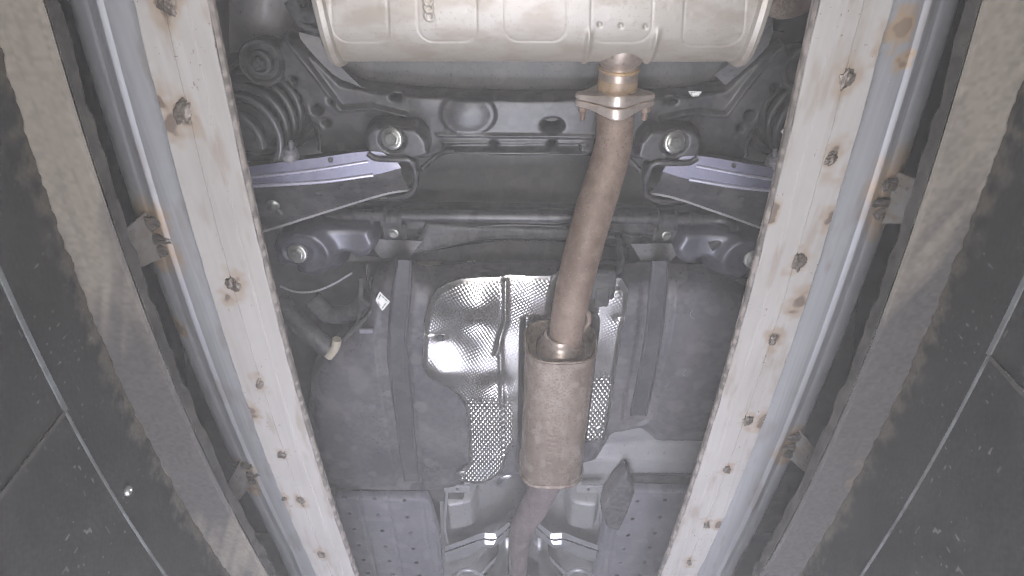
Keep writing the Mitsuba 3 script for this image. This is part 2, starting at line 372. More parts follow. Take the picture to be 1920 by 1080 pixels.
    part('panel', panel(yj + .001, 3.3, -.42, zj - .002), 'mat_wall', wl, smooth=30)
    part('joint_strip', panel(-1.1, yj, zj - .0022, zj + .0022, .002), 'mat_trim', wl, 'pale metal strip covering the wall joint', smooth=30)
    part('joint_strip', panel(yj + .002, .86, zj - .0010, zj + .0010, .0012), 'mat_trim', wl, smooth=30)
    part('joint_strip', panel(yj - .0025, yj + .0025, -.1, zj - .003, .002), 'mat_side', wl, smooth=30)
    if s < 0: part('screw', lathe([(.006, 0), (.006, .002), (.004, .004), (.0015, .004), (0, .002)], wallpt(s, X, 237, 920) + [.0008, 0, 0], (1, 0, 0), 14), 'mat_zinc', wl)

principled('mat_zinc', dusty((.50, .50, .48), (.36, .35, .32), .7, 200), .3, .85)
principled('mat_brass', (.55, .45, .2), .35, .9)
for s, side in ((-1, 'left'), (1, 'right')): pit_side(s, side)

# lamps: rows of LED panels on the pit floor, left and right of the camera
for s, side in ((-1, 'left'), (1, 'right')):
    for yc, nth, gain, tint in ((-.30, 'first', .9, (1.0, .97, .95)), (.25, 'second', .9, (1.0, .985, 1.0)), (.78, 'third', 1.25, (.96, .97, 1.08)), (1.30, 'last', 1.3, (.93, .95, 1.15))):
        t = thing('led_lamp', f'flat LED lamp on a short post, {nth} of the {side} row', 'lamp', 'LED lamps on the pit floor')
        x, z = s * .08, -.12
        R = trimesh.transformations.rotation_matrix(math.radians(4) * s, (0, 1, 0))
        body = box(0, 0, -.022, .14, .27, .04, .004); body.apply_transform(R); body.apply_translation((x, yc, z))
        part('housing', body, 'mat_lamp_body', t)
        v = np.array([[-.06, -.12, .0], [.06, -.12, .0], [.06, .12, .0], [-.06, .12, .0]]) @ R[:3, :3].T + [x, yc, z + .0005]
        k = key_of('diffuser', t)
        scene[k] = {**mikit.ply((v, [[0, 1, 2], [0, 2, 3]]), 'mat_lamp_body'), 'emitter': {'type': 'area', 'radiance': {'type': 'rgb', 'value': [LAMP_POWER * gain * c for c in tint]}}}
        part('post', box(x, yc, z - .22, .04, .06, .36), 'mat_lamp_body', t, smooth=False)

# ---------------------------------------------------------------- the car
principled('mat_black', dusty((.030, .029, .032), (.078, .072, .070), .75, 20), .36, spec=.55)
principled('mat_spring', dusty((.045, .045, .05), (.085, .08, .078), .6, 20), .33, spec=.7)
principled('mat_boot', dusty((.13, .125, .14), (.3, .29, .3), .8, 120), .5, .3)
principled('mat_boss', dusty((.040, .040, .052), (.075, .072, .082), .5, 20), .36, spec=.9, spec_tint=.3)
principled('mat_arm_sheen', dusty((.050, .050, .085), (.085, .082, .115), .5, 20), .36, spec=1.0, spec_tint=.5, clearcoat=1.0, clearcoat_gloss=.75)  # lavender sheen put into the colour; the rest of the arm stays black
principled('mat_strap', dusty((.05, .048, .055), (.10, .095, .10), .6, 12), .35, spec=.6)
principled('mat_arm_glint', (.42, .42, .50), .3, .5)  # pale tone painting the highlight lines on the black arm
principled('mat_black_dull', dusty((.045, .044, .046), (.10, .092, .088), .9, 16), .55)
principled('mat_rubber', dusty((.03, .03, .032), (.075, .07, .066), .8, 30), .7, spec=.3)
principled('mat_tank', dusty((.058, .055, .064), (.14, .128, .13), .95, 9, 120), .48, spec=.45)
principled('mat_floor', dusty((.12, .118, .12), (.20, .185, .175), .8, 12), .5)
principled('mat_primer', dusty((.27, .265, .275), (.34, .33, .32), .8, 12), .40, .15)
principled('mat_cover', dusty((.15, .147, .172), (.215, .207, .228), .8, 10), .55, spec=.4)
principled('mat_cream', dusty((.40, .36, .28), (.28, .24, .19), .6, 40), .6)
principled('mat_label', (.75, .74, .72), .5)
principled('mat_ink', (.04, .04, .045), .5)
def rusty(p, n, uv):
    a = fbm(p.x * 45, p.y * 45, p.z * 45, 3); s = noise(p.x * 300, p.y * 300, p.z * 300); s2 = noise(p.x * 520, p.y * 520, p.z * 520)
    c = mix((.135, .088, .063), (.235, .170, .132), smoothstep(.25, .75, a * .6 + .4 * noise(p.x * 16, p.y * 9, p.z * 16)))
    c = mix(c, (.12, .075, .055), smoothstep(.5, .85, s * .5 + s2 * .5 + (a - .5) * .4) * .6)
    c = mix(c, (.30, .26, .235), smoothstep(.7, .92, s2) * .4)
    return c
principled('mat_rust', proc(rusty), .62, .15, spec=.4)
def rusty_pale(p, n, uv):
    a = fbm(p.x * 30, p.y * 18, p.z * 30, 3); s = noise(p.x * 280, p.y * 280, p.z * 280); s2 = noise(p.x * 560, p.y * 560, p.z * 560)
    c = mix((.165, .122, .094), (.275, .224, .182), smoothstep(.2, .8, a))
    c = mix(c, (.36, .31, .275), smoothstep(.55, .8, noise(p.x * 70, p.y * 40, p.z * 70)) * .35)
    c = mix(c, (.10, .055, .035), smoothstep(.50, .72, s * .6 + s2 * .4 + (a - .5) * .5 + (noise(p.x * 90, p.y * 90, p.z * 90) - .5) * .3) * .38)
    return c
principled('mat_resonator', proc(rusty_pale), .5, .35)
def aluminised(p, n, uv):
    a = fbm(p.x * 14, p.y * 14, p.z * 14, 3); s = noise(p.x * 420, p.y * 420, p.z * 420)
    c = mix((.40, .365, .31), (.49, .46, .415), a)
    c = mix(c, (.28, .225, .165), smoothstep(.44, .74, fbm(p.x * 22, p.y * 40, p.z * 40, 4)) * .45)
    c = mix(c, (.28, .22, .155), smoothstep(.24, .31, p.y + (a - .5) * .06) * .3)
    return mix(c, (.33, .29, .24), smoothstep(.72, .9, s) * .5)
principled('mat_muffler', proc(aluminised), .48, .4)
principled('mat_heat_tint', dusty((.38, .26, .14), (.28, .21, .17), 1.0, 50), .5, .3)
principled('mat_flange', dusty((.76, .66, .58), (.55, .44, .36), .7, 60), .36, .7)
principled('mat_bright', (.80, .80, .80), .32, .95)
principled('mat_shield', dusty((.52, .505, .485), (.36, .33, .295), .8, 14), .25, .9, spec=.5)

car = thing('car', 'underside of a car with rusty exhaust, black suspension and dark fuel tank', 'car')
ZS = 1.14
# floor of the body high above everything
fl = polyw([(250, -260), (1700, -260), (1560, 1000), (380, 1000)], 1.36)
part('body_floor', relief(fl, lambda X, Y, d: 1.36 + 0 * X, .01, .05), 'mat_floor', car, 'grey painted steel floor of the body')

# muffler: an oval drum lying across the car
mx0, mx1 = W(625, 60, 1.03)[0], W(1401, 60, 1.03)[0]
MC, MA, MB = (.105, 1.09), .205, .10            # centre (y, z), half depth, half height
def drum(t, grow=0.0):
    c, s_ = np.cos(t), np.sin(t); e = .78
    return MC[0] + (MA + grow) * np.sign(c) * np.abs(c)**e, MC[1] + (MB + grow) * np.sign(s_) * np.abs(s_)**e
tt = np.r_[np.linspace(-math.pi, 0.25, 260), np.linspace(.25, math.pi, 40)[1:-1]]
xs = np.linspace(mx0, mx1, 420)
TTg, XX = np.meshgrid(tt, xs); yy, zz = drum(TTg)
# pressed panels: rounded rectangles sunk a little, with a groove round them
ptw = np.stack([XX.ravel(), yy.ravel()], 1); dep = np.zeros(len(ptw)); under = (np.sin(TTg) < .05).ravel()
for a, b, bot in ((622, 727, 84), (783, 893, 83), (947, 1063, 82), (1109, 1223, 84), (1283, 1396, 92)):
    q = polyw([(a, -150), (b, -150), (b, bot), (a, bot)], 1.0, .022)
    d = np.array(shapely.distance(q.exterior, shapely.points(ptw))); ins = shapely.contains_xy(q, ptw[:, 0], ptw[:, 1])
    dep += np.where(under, .0004 * ins * sst(0, .004, d) + .0007 * np.exp(-(d / .0018)**2), 0)
for (px, py) in ((1125, 48), (1165, 50), (1211, 52)):
    c = W(px, py, 1.0); dep += np.where(under, .004 * np.exp(-((ptw[:, 0] - c[0])**2 + (ptw[:, 1] - c[1])**2) / .0028**2), 0)
for (px, py, r) in ((805, 30, .0065), (804, 14, .006), (803, 0, .006)):
    c = W(px, py, 1.0); rr = np.hypot(ptw[:, 0] - c[0], (ptw[:, 1] - c[1])); dep += np.where(under, -.0014 * np.exp(-((rr - r) / .0016)**2), 0)
for _ in range(70):                                             # small dents and stamped marks
    cx, cy = rng.uniform(mx0, mx1), rng.uniform(.17, .235); dep += np.where(under, rng.choice([-.0003, .0003]) * np.exp(-((ptw[:, 0] - cx)**2 + (ptw[:, 1] - cy)**2) / rng.uniform(.002, .004)**2), 0)
for px in (1100, 1222):
    c = W(px, 103, 1.03); dep += np.where(under, -.004 * np.exp(-((ptw[:, 0] - c[0]) / .0045)**2) * sst(.235, .26, ptw[:, 1]), 0)
dep += .0012 * (meshkit.noise(np.stack([ptw[:, 0] * 14, ptw[:, 1] * 14, ptw[:, 1] * 0], 1), 4) - .5)
nrm = np.stack([yy.ravel() - MC[0], (zz.ravel() - MC[1]) * (MA / MB)**2], 1); nrm /= np.linalg.norm(nrm, axis=1)[:, None]
V = np.stack([XX.ravel(), yy.ravel() - nrm[:, 0] * dep, zz.ravel() - nrm[:, 1] * dep], 1).reshape(420, -1, 3)
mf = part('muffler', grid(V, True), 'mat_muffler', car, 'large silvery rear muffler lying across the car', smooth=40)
for s, x in ((-1, mx0), (1, mx1)):
    rows = []
    for gx, gr in ((.006, -.002), (.001, .006), (-.006, .0085), (-.013, .006), (-.016, 0), (-.015, -.008), (-.004, -.016), (-.001, -.05)):
        a, b = drum(tt, gr); rows.append(np.stack([0 * a + x - s * gx, a, b], 1))
    part('end_cap', cat(grid(rows, True)), 'mat_muffler', mf)
zp = 1.075
def axis_tube(rs, y, x, z): return lathe([(r, yy_) for r, yy_ in rs], (x, y, z), (0, 1, 0), 40)
fx = float(W(1152, 196, zp)[0]); fy = float(W(1152, 198, 1.045)[1])
yb = float(W(1155, 118, 1.04)[1])
part('inlet_neck', lathe([(.050, -.03), (.043, -.002), (.035, .008), (.031, .014), (.033, .017), (.0325, fy - yb - .012), (.037, fy - yb - .002)], (fx + .002, yb, zp), (0, 1, 0), 48), 'mat_collar', mf, 'brown neck of the muffler')
part('weld_ring', cat(lathe([(.0325, .016), (.0345, .018), (.0345, .021), (.0325, .023)], (fx + .002, yb, zp), (0, 1, 0), 48), lathe([(.0333, .034), (.0336, .036), (.0336, .050), (.0333, .052)], (fx + .002, yb, zp), (0, 1, 0), 48)), 'mat_heat_tint', mf, 'orange heat tinted weld ring')
# flange joint
def flange_plate(y, th, front):
    n = 96; a = np.linspace(0, 2 * np.pi, n, endpoint=False); hw = width(74, 196, zp)
    rx = hw * np.sign(np.cos(a)) * np.abs(np.cos(a))**.8; rz = .013 * np.sign(np.sin(a)) * np.abs(np.sin(a))**.6 + np.sin(a) * .036 * np.exp(-(rx / .040)**2)
    swell = 1 + 1.15 * np.exp(-(rx / .036)**2); rows = []
    for sc, t in ((.4, 0), (.94, 0), (.965, .05), (.985, .16), (1, .4), (1, .6), (.99, .84), (.975, .95), (.95, 1), (.4, 1)):
        rows.append(np.stack([fx + rx * sc, y + (t * th * swell if front else th - (1 - t) * th * swell), zp + rz * sc], 1))
    return grid(rows, True)
fl1 = part('exhaust_flange', flange_plate(fy - .0110, .0092, False), 'mat_flange', car, 'bright oval flange joining two exhaust pipes')
part('exhaust_flange', flange_plate(fy + .0004, .0092, True), 'mat_flange', car, 'bright oval flange, the front one of the pair')
for px in (1093, 1210):
    c = np.array([W(px, 205, zp)[0], fy + .011, zp])
    part('flange_bolt', cat(lathe([(0, 0), (.0085, 0), (.0085, .009), (.007, .011), (0, .011)], c, (0, 1, 0), 6), lathe([(.0045, .01), (.0045, .024), (.003, .026), (0, .026)], c, (0, 1, 0), 14)), 'mat_rust', fl1)
# pipe between flange and resonator, and front pipe
part('exhaust_pipe', tubepx([(1153,205,zp),(1153,240,zp-.002),(1150,272,1.07),(1139,315,1.065),(1122,370,1.055),(1104,430,1.045),(1088,490,1.035),(1074,550,1.025),(1064,605,1.02),(1058,665,1.018)], [70,69,70,71,72,72,70,68,64,62], n=110, sides=40), 'mat_rust', car, 'bent rusty brown exhaust pipe')
RZ, RW, RH = 1.018, .0735, .0685
def reso(t, g=0.0): c, s_ = np.cos(t), np.sin(t); e = .66; return (RW + g) * np.sign(c) * np.abs(c)**e, (RH + g) * np.sign(s_) * np.abs(s_)**e
ra, rb = np.array([float(W(1051, 640, RZ)[0]), .863]), np.array([float(W(1032, 880, RZ)[0]), 1.262])
tr = np.linspace(0, 2 * np.pi, 160, endpoint=False)
def ring(f, g): a, b = reso(tr, g); p = ra + (rb - ra) * f; return np.stack([p[0] + a, 0 * a + p[1], RZ + b], 1)
fs = [(.016, -.005), (.012, -.001), (.005, .002), (0, .0022), (-.004, .001), (-.004, -.002), (.002, -.004), (.016, -.0045)]
body = [ring(f, -.0005) for f in np.linspace(.014, .972, 120)]
body = np.array(body); ang = np.broadcast_to(tr, body.shape[:2]); flat = body.reshape(-1, 3)
dp = .0012 * (meshkit.noise(flat * 26, 6) - .5) + .0007 * (meshkit.noise(flat * 90, 7) - .5)
down = flat[:, 2] < RZ - .04
rib = np.abs(flat[:, 0] - (1041 - 1047) * 0 - np.interp(flat[:, 1], [.9, 1.25], [W(1044, 700, .95)[0], W(1034, 890, .95)[0]]))
dp += np.where(down, -.0012 * np.exp(-(rib / .006)**2), 0)
for k_ in range(9):
    cy = 1.03 + k_ * .017; cx = np.interp(cy, [.9, 1.25], [W(1036, 700, .95)[0], W(1029, 890, .95)[0]])
    for q in range(3):
        jx, jy = cx + rng.uniform(-.004, .004), cy + rng.uniform(-.005, .005); dp += np.where(down, .0022 * np.exp(-((flat[:, 0] - jx) / .0026)**2 - ((flat[:, 1] - jy) / .0018)**2), 0)
flat = flat - dp[:, None] * (flat - [0, 0, RZ]) * [1, 0, 1] / .07
rs = part('resonator', grid(flat.reshape(body.shape), True), 'mat_resonator', car, 'pale rusty oval resonator of the exhaust', smooth=40)
cap = [ring(f, g) for f, g in fs]
for sc, f in ((.90, .025), (.84, .05), (.78, .055), (.68, .05)): p = ra + (rb - ra) * f; a, b = reso(tr); cap.append(np.stack([p[0] + a * sc, 0 * a + p[1], RZ + b * sc], 1))
part('end_cap', grid(cap, True), 'mat_resonator', rs, 'sunk rear end of the resonator')
part('collar', lathe([(.052, .034), (.050, .018), (.045, .008), (.040, .002), (.0375, -.006), (.0365, -.014), (.034, -.018), (.031, -.019)], (ra[0] + .001, ra[1] - .001, RZ), (0, 1, 0), 48), 'mat_collar', rs)
front = [ring(f, g) for f, g in ((.965, 0), (.968, .003), (.975, .0045), (.985, .0045), (.99, .002), (.99, -.004))]
for sc in (.8, .3): p = ra + (rb - ra) * {.8: 1.0, .3: 1.03}[sc]; a, b = reso(tr); front.append(np.stack([p[0] + a * sc, 0 * a + p[1], RZ + b * sc], 1))
part('end_cap', grid(front, True), 'mat_resonator', rs)
principled('mat_collar', dusty((.45, .37, .31), (.30, .23, .19), .8, 60), .38, .6)
principled('mat_pipe_dark', dusty((.16, .125, .13), (.23, .185, .185), .8, 30), .55, .2)
part('front_pipe', tubepx([(1036,880,1.02),(1022,910,1.03),(1004,945,1.045),(982,985,1.06),(973,1020,1.07),(972,1075,1.075),(972,1130,1.075),(972,1300,1.075)], [56,56,54,47,38,34,32,28], n=80, sides=32), 'mat_pipe_dark', car, 'purplish brown front exhaust pipe running up the tunnel')

# grey floor panel in front of the muffler
part('rear_panel', relief(polyw([(560,60),(1480,60),(1440,185),(1180,192),(880,192),(640,185)], 1.21), lambda X, Y, d: 1.21 + .0 * X, .01, .03), 'mat_floor', car)
part('muffler_bracket', loft([[(560,60,1.13),(600,70,1.13)],[(570,82,1.125),(612,96,1.125)],[(625,140,1.13),(672,158,1.13)],[(668,160,1.14),(690,166,1.14)]], 12, 3), 'mat_floor', car)
part('muffler_bracket', loft([[(1418,20,1.13),(1450,20,1.13)],[(1415,80,1.12),(1440,86,1.12)],[(1340,140,1.14),(1360,160,1.14)]], 12, 3), 'mat_black_dull', car)
part('hanger', cat(tubepx([(545,0,1.1),(562,26,1.1),(590,24,1.1),(596,-10,1.1)], r=.012), tubepx([(560,20,1.11),(566,46,1.11),(600,60,1.11)], r=.006)), 'mat_rubber', car)
part('tail_pipe', tubepx([(1400,-60,1.12),(1445,2,1.12),(1490,8,1.13),(1540,-30,1.14)], r=.02), 'mat_resonator', car)
part('wheel_arch', loft([[(440,-80,1.2),(520,-80,1.2),(580,-80,1.26)],[(430,10,1.2),(500,10,1.17),(570,20,1.26)],[(430,100,1.22),(500,90,1.2),(580,90,1.28)]], 24, 4), 'mat_floor', car)

# rear subframe, black pressed steel
L_leg = [(531,62),(600,118),(640,158),(700,172),(800,180),(900,184)]
sub_px = L_leg + [(1000,186),(1110,184)] + [mir(*p) for p in L_leg[::-1] if p[0] < 850] + [mir(*p) for p in [(515,95),(530,150),(560,180),(585,245),(600,290),(640,300),(690,312)]] + [(1180,298),(1090,296),(1000,296),(880,293),(830,290),(800,300)] + [(690,312),(640,300),(600,290),(585,245),(560,180),(530,150),(515,95)]
sub_poly = polyw(sub_px, ZS, .006)
holes = [hole(548,154,ZS,7), hole(594,206,ZS,8), hole(622,189,ZS,4), hole(612,231,ZS,5), hole(715,227,ZS,5), hole(*mir(594,206),ZS,8), hole(*mir(548,154),ZS,6), hole(*mir(612,231),ZS,4), hole(925,271,ZS,5), hole(1036,272,ZS,6)]
e1 = shapely.affinity.scale(hole(1036,236,ZS,18), 1, .62); e2 = shapely.affinity.scale(hole(743,183,ZS,8), 1.2, .5); e3 = shapely.affinity.scale(hole(*mir(743,183),ZS,8), 1.2, .5)
legl = [W(x, y, ZS) for x, y in ((540,75),(600,150),(640,205),(700,200),(760,215))]; legr = [W(*mir(x, y), ZS) for x, y in ((540,75),(600,150),(640,205),(700,200),(760,215))]
capc = W(878, 214, ZS)
linesA = [[W(x, y, ZS) for x, y in q] for q in (((820,252),(1110,256)), ((830,266),(1100,270)), ((840,284),(1100,288)))]
legl2 = [W(x, y, ZS) for x, y in ((535,110),(575,165),(600,240),(640,290))]; legr2 = [W(*mir(x, y), ZS) for x, y in ((535,110),(575,165),(600,240),(640,290))]
def sub_z(X, Y, d):
    z = ZS + dome(d, .009, .012)
    z = z - .010 * (1 - sst(.002, .007, near(X, Y, legl))) - .010 * (1 - sst(.002, .007, near(X, Y, legr)))
    z = z + .014 * sst(.0, .05, near(X, Y, legl2)) * 0 
    r = np.hypot(X - capc[0], (Y - capc[1]) * 1.25); z = z - .009 * np.sqrt(np.maximum(0, 1 - (r / .045)**2)) - .004 * np.exp(-((r - .047) / .004)**2)
    for l in linesA: z = z - .006 * (1 - sst(.001, .0045, near(X, Y, l)))
    z = z + .012 * (1 - sst(.0, .012, np.abs(Y - W(0, 276, ZS)[1]))) * (np.abs(X - W(960, 276, ZS)[0]) < .13)
    z = z + .003 * (meshkit.noise(np.stack([X * 18, Y * 18, X * 0], 1), 2) - .5)
    return z - .05 * sst(.2, .42, np.abs(X - .03)) * 0
sf = part('subframe', relief(sub_poly, sub_z, .04, .0035, holes + [e1, e2, e3]), 'mat_black', car, 'black pressed steel rear subframe', smooth=40)
for f in (lambda x, y: (x, y), mir):
    c = W(*f(491, 117), ZS + .0)
    bsh = part('bushing', lathe([(.040, -.05), (.040, .004), (.037, .008), (.033, .006), (.030, -.002), (.022, -.002), (.020, .012), (.015, .014), (.013, .004), (.0, .004)], c, (0, -.15, -1), 40), 'mat_rubber', sf)
    part('bushing_nut', lathe([(.011, 0), (.011, .010), (.008, .013), (.004, .013), (.004, .018), (0, .018)], c + [0, -.002, -.012], (0, -.15, -1), 6), 'mat_black', sf)
    # clevis that holds the inner end of the arm
    pad = [f(*p) for p in ((684,246),(700,238),(780,240),(800,262),(806,292),(778,300),(730,302),(690,290),(684,270))]
    zc = 1.085
    pp = polyw(pad, zc, .006)
    bc = W(*f(735, 262), zc)
    part('arm_mount', relief(pp, lambda X, Y, d: zc + dome(d, .007, .009) + .010 * (1 - sst(.020, .025, np.hypot(X - bc[0], Y - bc[1]))), .06, .004), 'mat_black', sf, smooth=40)
    lip = [f(*p) for p in ((690,288),(705,297),(740,299),(768,300),(778,318),(780,340),(774,358),(758,368),(735,372),(712,368))]
    zl = [1.08,1.078,1.078,1.08,1.085,1.09,1.095,1.10,1.105,1.11]
    q = np.array(lip); wl_ = spl(W(q[:, 0], q[:, 1], np.array(zl)), 60)
    part('mount_lip', tube(wl_, .0055, 14), 'mat_black', sf)
    side = grid([wl_[18:], wl_[18:] + [0, 0, .05]]); part('mount_cheek', side, 'mat_black_dull', sf)
    part('mount_bolt', bolt(bc + [0, 0, .006], width(21, 262, zc), (.12 if f is mir else -.12, -.25, -1)), 'mat_zinc', sf, 'zinc plated flange bolt')
    stay = [f(*p) for p in ((800,262),(830,250),(870,246))]
    part('stay', tubepx([(*f(790,318), 1.10), (*f(822,290), 1.12), (*f(850,282), 1.135)], r=.005), 'mat_black', sf)

# coil springs
def coil(f):
    c = W(*f(466, 236), 1.13); n = 300; a = np.linspace(0, 2 * np.pi * 5.0, n) * (1 if f is mir else -1)
    R = np.interp(np.linspace(0, 1, n), [0, .12, .9, 1], [.058, .074, .074, .066])
    p = np.stack([c[0] + R * np.cos(a), c[1] + R * np.sin(a), np.linspace(1.03, 1.25, n)], 1)
    cs = part('coil_spring', tube(p, .0070, 14), 'mat_spring', car, 'black coil spring')
    part('bump_stop', lathe([(0, 0), (.030, 0), (.036, .004), (.036, .02), (.046, .03), (.052, .08), (.056, .16)], [c[0], c[1], 1.09], (0, 0, 1), 32), 'mat_rubber', cs)
    part('spring_seat', lathe([(.03, 0), (.085, 0), (.090, .006), (.096, .012), (.100, .006), (.105, -.02)], [c[0], c[1], 1.25], (0, 0, -1), 48), 'mat_black_dull', cs)
coil(lambda x, y: (x, y)); coil(mir)

# control arms
for f, side in ((lambda x, y: (x, y), 'left'), (mir, 'right')):
    g = lambda l: [(*f(x, y), z) for x, y, z in l]
    top = g([(380,328,1.036),(455,314,1.044),(580,298,1.063),(690,284,1.081),(742,292,1.088)])
    mid = g([(380,342,1.032),(455,334,1.040),(580,320,1.058),(690,303,1.077),(745,303,1.085)])
    crest = g([(380,358,1.028),(455,350,1.0355),(600,341,1.056),(700,328,1.073),(752,315,1.082)])
    low1 = g([(380,400,1.045),(465,385,1.055),(610,366,1.072),(710,346,1.083),(755,334,1.089)])
    low2 = g([(400,455,1.085),(485,436,1.092),(620,394,1.10),(720,364,1.106),(770,356,1.108)])
    back = g([(380,320,1.12),(455,306,1.12),(580,290,1.12),(690,278,1.12),(742,286,1.12)])
    arm = part('control_arm', cat(loft([back, top], 50), loft([crest, low1, low2], 50, 4)), 'mat_black', car, f'black lower control arm on the {side}', smooth=20)
    part('upper_face', cat(loft([top, mid], 50), loft([mid, crest], 50)), 'mat_arm_sheen', arm, 'pale lavender sheen painted into the upper face of the black arm', smooth=20)
    part('rolled_edge', tubepx(low2, r=.0028, n=60, sides=10), 'mat_primer', arm)
    part('highlight_rib', cat(tubepx([(a, b, z - .0005) for a, b, z in mid[1:-1]], r=.0028, n=50, sides=12), tubepx([(a, b, z) for a, b, z in crest[:-1]], r=.0034, n=50, sides=12)), 'mat_arm_glint', arm)  # thin ribs in pale metal, added as highlight lines
    for px, py, rp, zz_ in ((465,321,5,1.048),(620,300,5,1.070),(598,362,7,1.066),(640,352,5,1.064)):
        c = W(*f(px, py), zz_ - .003); part('hole', lathe([(.0, 0), (width(rp, py, zz_) * .9, 0), (width(rp, py, zz_), .0012)], c, (0, -.4, -1) if py < 330 else (0, .45, -1), 16), 'mat_ink', arm)
    c = W(*f(512, 384), 1.057); part('arm_bolt', bolt(c, width(13, 384, 1.03), (0, .3, -1), .55, 1.3), 'mat_zinc', arm, 'zinc nut on the arm')
    if f is not mir: part('arm_clip', tubepx([(522,393,1.058),(530,401,1.06)], r=.0028, n=6, sides=10), 'mat_zinc', arm)
    c = W(*f(545, 292), 1.07)
    part('link_joint', cat(lathe([(.017, -.02), (.016, 0), (.011, .004), (.014, .007), (.010, .011), (.012, .014), (.006, .018)], c, (.25 if f is not mir else -.25, -.75, -.3), 24), lathe([(.0042, .015), (.0042, .034), (.003, .037), (0, .037)], c, (.25 if f is not mir else -.25, -.75, -.3), 12)), 'mat_boot', arm)

# stabiliser bar with its clamps, and the front member of the subframe
ZB = 1.16
part('front_member', loft([[(560,372,1.22),(700,376,1.22),(960,380,1.22),(1240,384,1.22),(1380,384,1.22)],[(560,392,1.20),(700,394,1.19),(960,394,1.19),(1240,396,1.19),(1380,400,1.2)],[(600,430,1.2),(700,430,1.185),(960,424,1.18),(1240,436,1.185),(1350,440,1.2)],[(640,452,1.19),(740,446,1.175),(960,428,1.17),(1200,446,1.175),(1300,456,1.19)],[(640,470,1.2),(740,478,1.19),(960,449,1.19),(1200,466,1.19),(1300,474,1.2)],[(640,472,1.26),(740,480,1.25),(960,451,1.25),(1200,468,1.25),(1300,476,1.26)]], 70, 4), 'mat_black', car)
part('member_edge', tubepx([(780,440,1.168),(860,429,1.166),(960,422,1.165),(1090,428,1.165),(1200,444,1.168)], r=.0022, n=60, sides=8), 'mat_black', car)
part('member_plate', relief(polyw([(800,420),(930,426),(1080,430),(1180,448),(1120,454),(960,450),(900,452),(800,474),(770,478)], 1.163, .004), lambda X, Y, d: 1.163 + dome(d, .01, .006) + .004 * np.exp(-((X + .005)**2 + (Y - W(960, 436, 1.163)[1])**2) / .02**2), .02, .006), 'mat_black_dull', car)
bar = part('stabiliser_bar', tubepx([(600,445,1.18),(604,420,1.175),(620,405,1.165),(660,403,ZB),(740,404,ZB),(990,406,ZB),(1250,410,ZB),(1330,412,ZB),(1362,416,1.15),(1372,436,1.13),(1330,462,1.12)], r=.0125, n=120, sides=24), 'mat_black', car, 'black stabiliser bar')
for px, py in ((738, 408), (1250, 412)):
    c = W(px, py, ZB); m = lathe([(.017, -.019), (.0225, -.019), (.0225, -.014), (.0205, -.012), (.0205, .012), (.0225, .014), (.0225, .019), (.017, .019)], c, (1, .01, 0), 40)
    cl = part('clamp', m, 'mat_black', bar)
    yy2 = W(px, py + 32, ZB - .01)
    part('clamp', box(c[0], yy2[1] - .004, ZB - .004, .05, .036, .008, .003), 'mat_black', bar)
    part('clamp_bolt', bolt(yy2 + [0, -.002, .004], .0106, (0, -.1, -1), .7, 1.0), 'mat_zinc', bar, 'small nut of the clamp')
    part('bar_stop', lathe([(.0125, 0), (.016, .001), (.016, .006), (.0125, .007)], W(px + (-42 if px < 900 else 42), py, ZB), (1, 0, 0), 24), 'mat_black', bar)
for f in (lambda x, y: (x, y), mir):
    part('mount_plate', loft([[(*f(690,448),1.15),(*f(745,450),1.15),(*f(792,452),1.15)],[(*f(706,474),1.16),(*f(745,472),1.16),(*f(775,474),1.165)],[(*f(716,486),1.18),(*f(745,484),1.18),(*f(766,488),1.185)]], 14, 3), 'mat_floor', car)
# front bushing arms with big round boss
for f, side in ((lambda x, y: (x, y), 'left'), (mir, 'right')):
    zb = 1.10
    op = [f(*p) for p in ((508,470),(518,448),(550,436),(600,432),(690,440),(705,470),(690,496),(655,512),(620,532),(585,546),(545,544),(520,520))]
    bc = W(*f(557, 477), zb); rc = W(*f(540, 522), zb)
    def bz(X, Y, d, bc=bc, rc=rc):
        z = zb + .05 * sst(.0, .3, (Y - bc[1]) * 3) + .02 * sst(0, .12, np.abs(X - bc[0])) 
        z = z + dome(d, .018, .022) + .006 * (1 - sst(.022, .034, np.hypot(X - bc[0], Y - bc[1]))) - .012 * np.exp(-((np.hypot(X - bc[0], (Y - bc[1]) * 1.1) - .062) / .012)**2)
        return z + .02 * np.exp(-((X - rc[0])**2 + (Y - rc[1])**2) / .022**2)
    arm = part('trailing_arm', relief(polyw(op, zb, .008), bz, .06, .004, [shapely.affinity.scale(hole(*f(645, 505), zb, 16), .8, 1.3), shapely.affinity.scale(hole(*f(535, 524), zb, 18), 1.5, .8)]), 'mat_boss', car, f'black trailing arm mount on the {side}', smooth=40)
    part('arm_bolt', bolt(bc + [0, 0, .004], width(19, 477, zb), (0, -.18, -1), .6, .7), 'mat_zinc', arm, 'zinc plated flange bolt')
    lipq = [(*f(525,536), 1.13), (*f(555,547), 1.128), (*f(590,546), 1.13), (*f(622,534), 1.138), (*f(660,512), 1.15)]
    part('rolled_edge', tubepx(lipq, r=.0025, n=40, sides=8), 'mat_primer', arm)

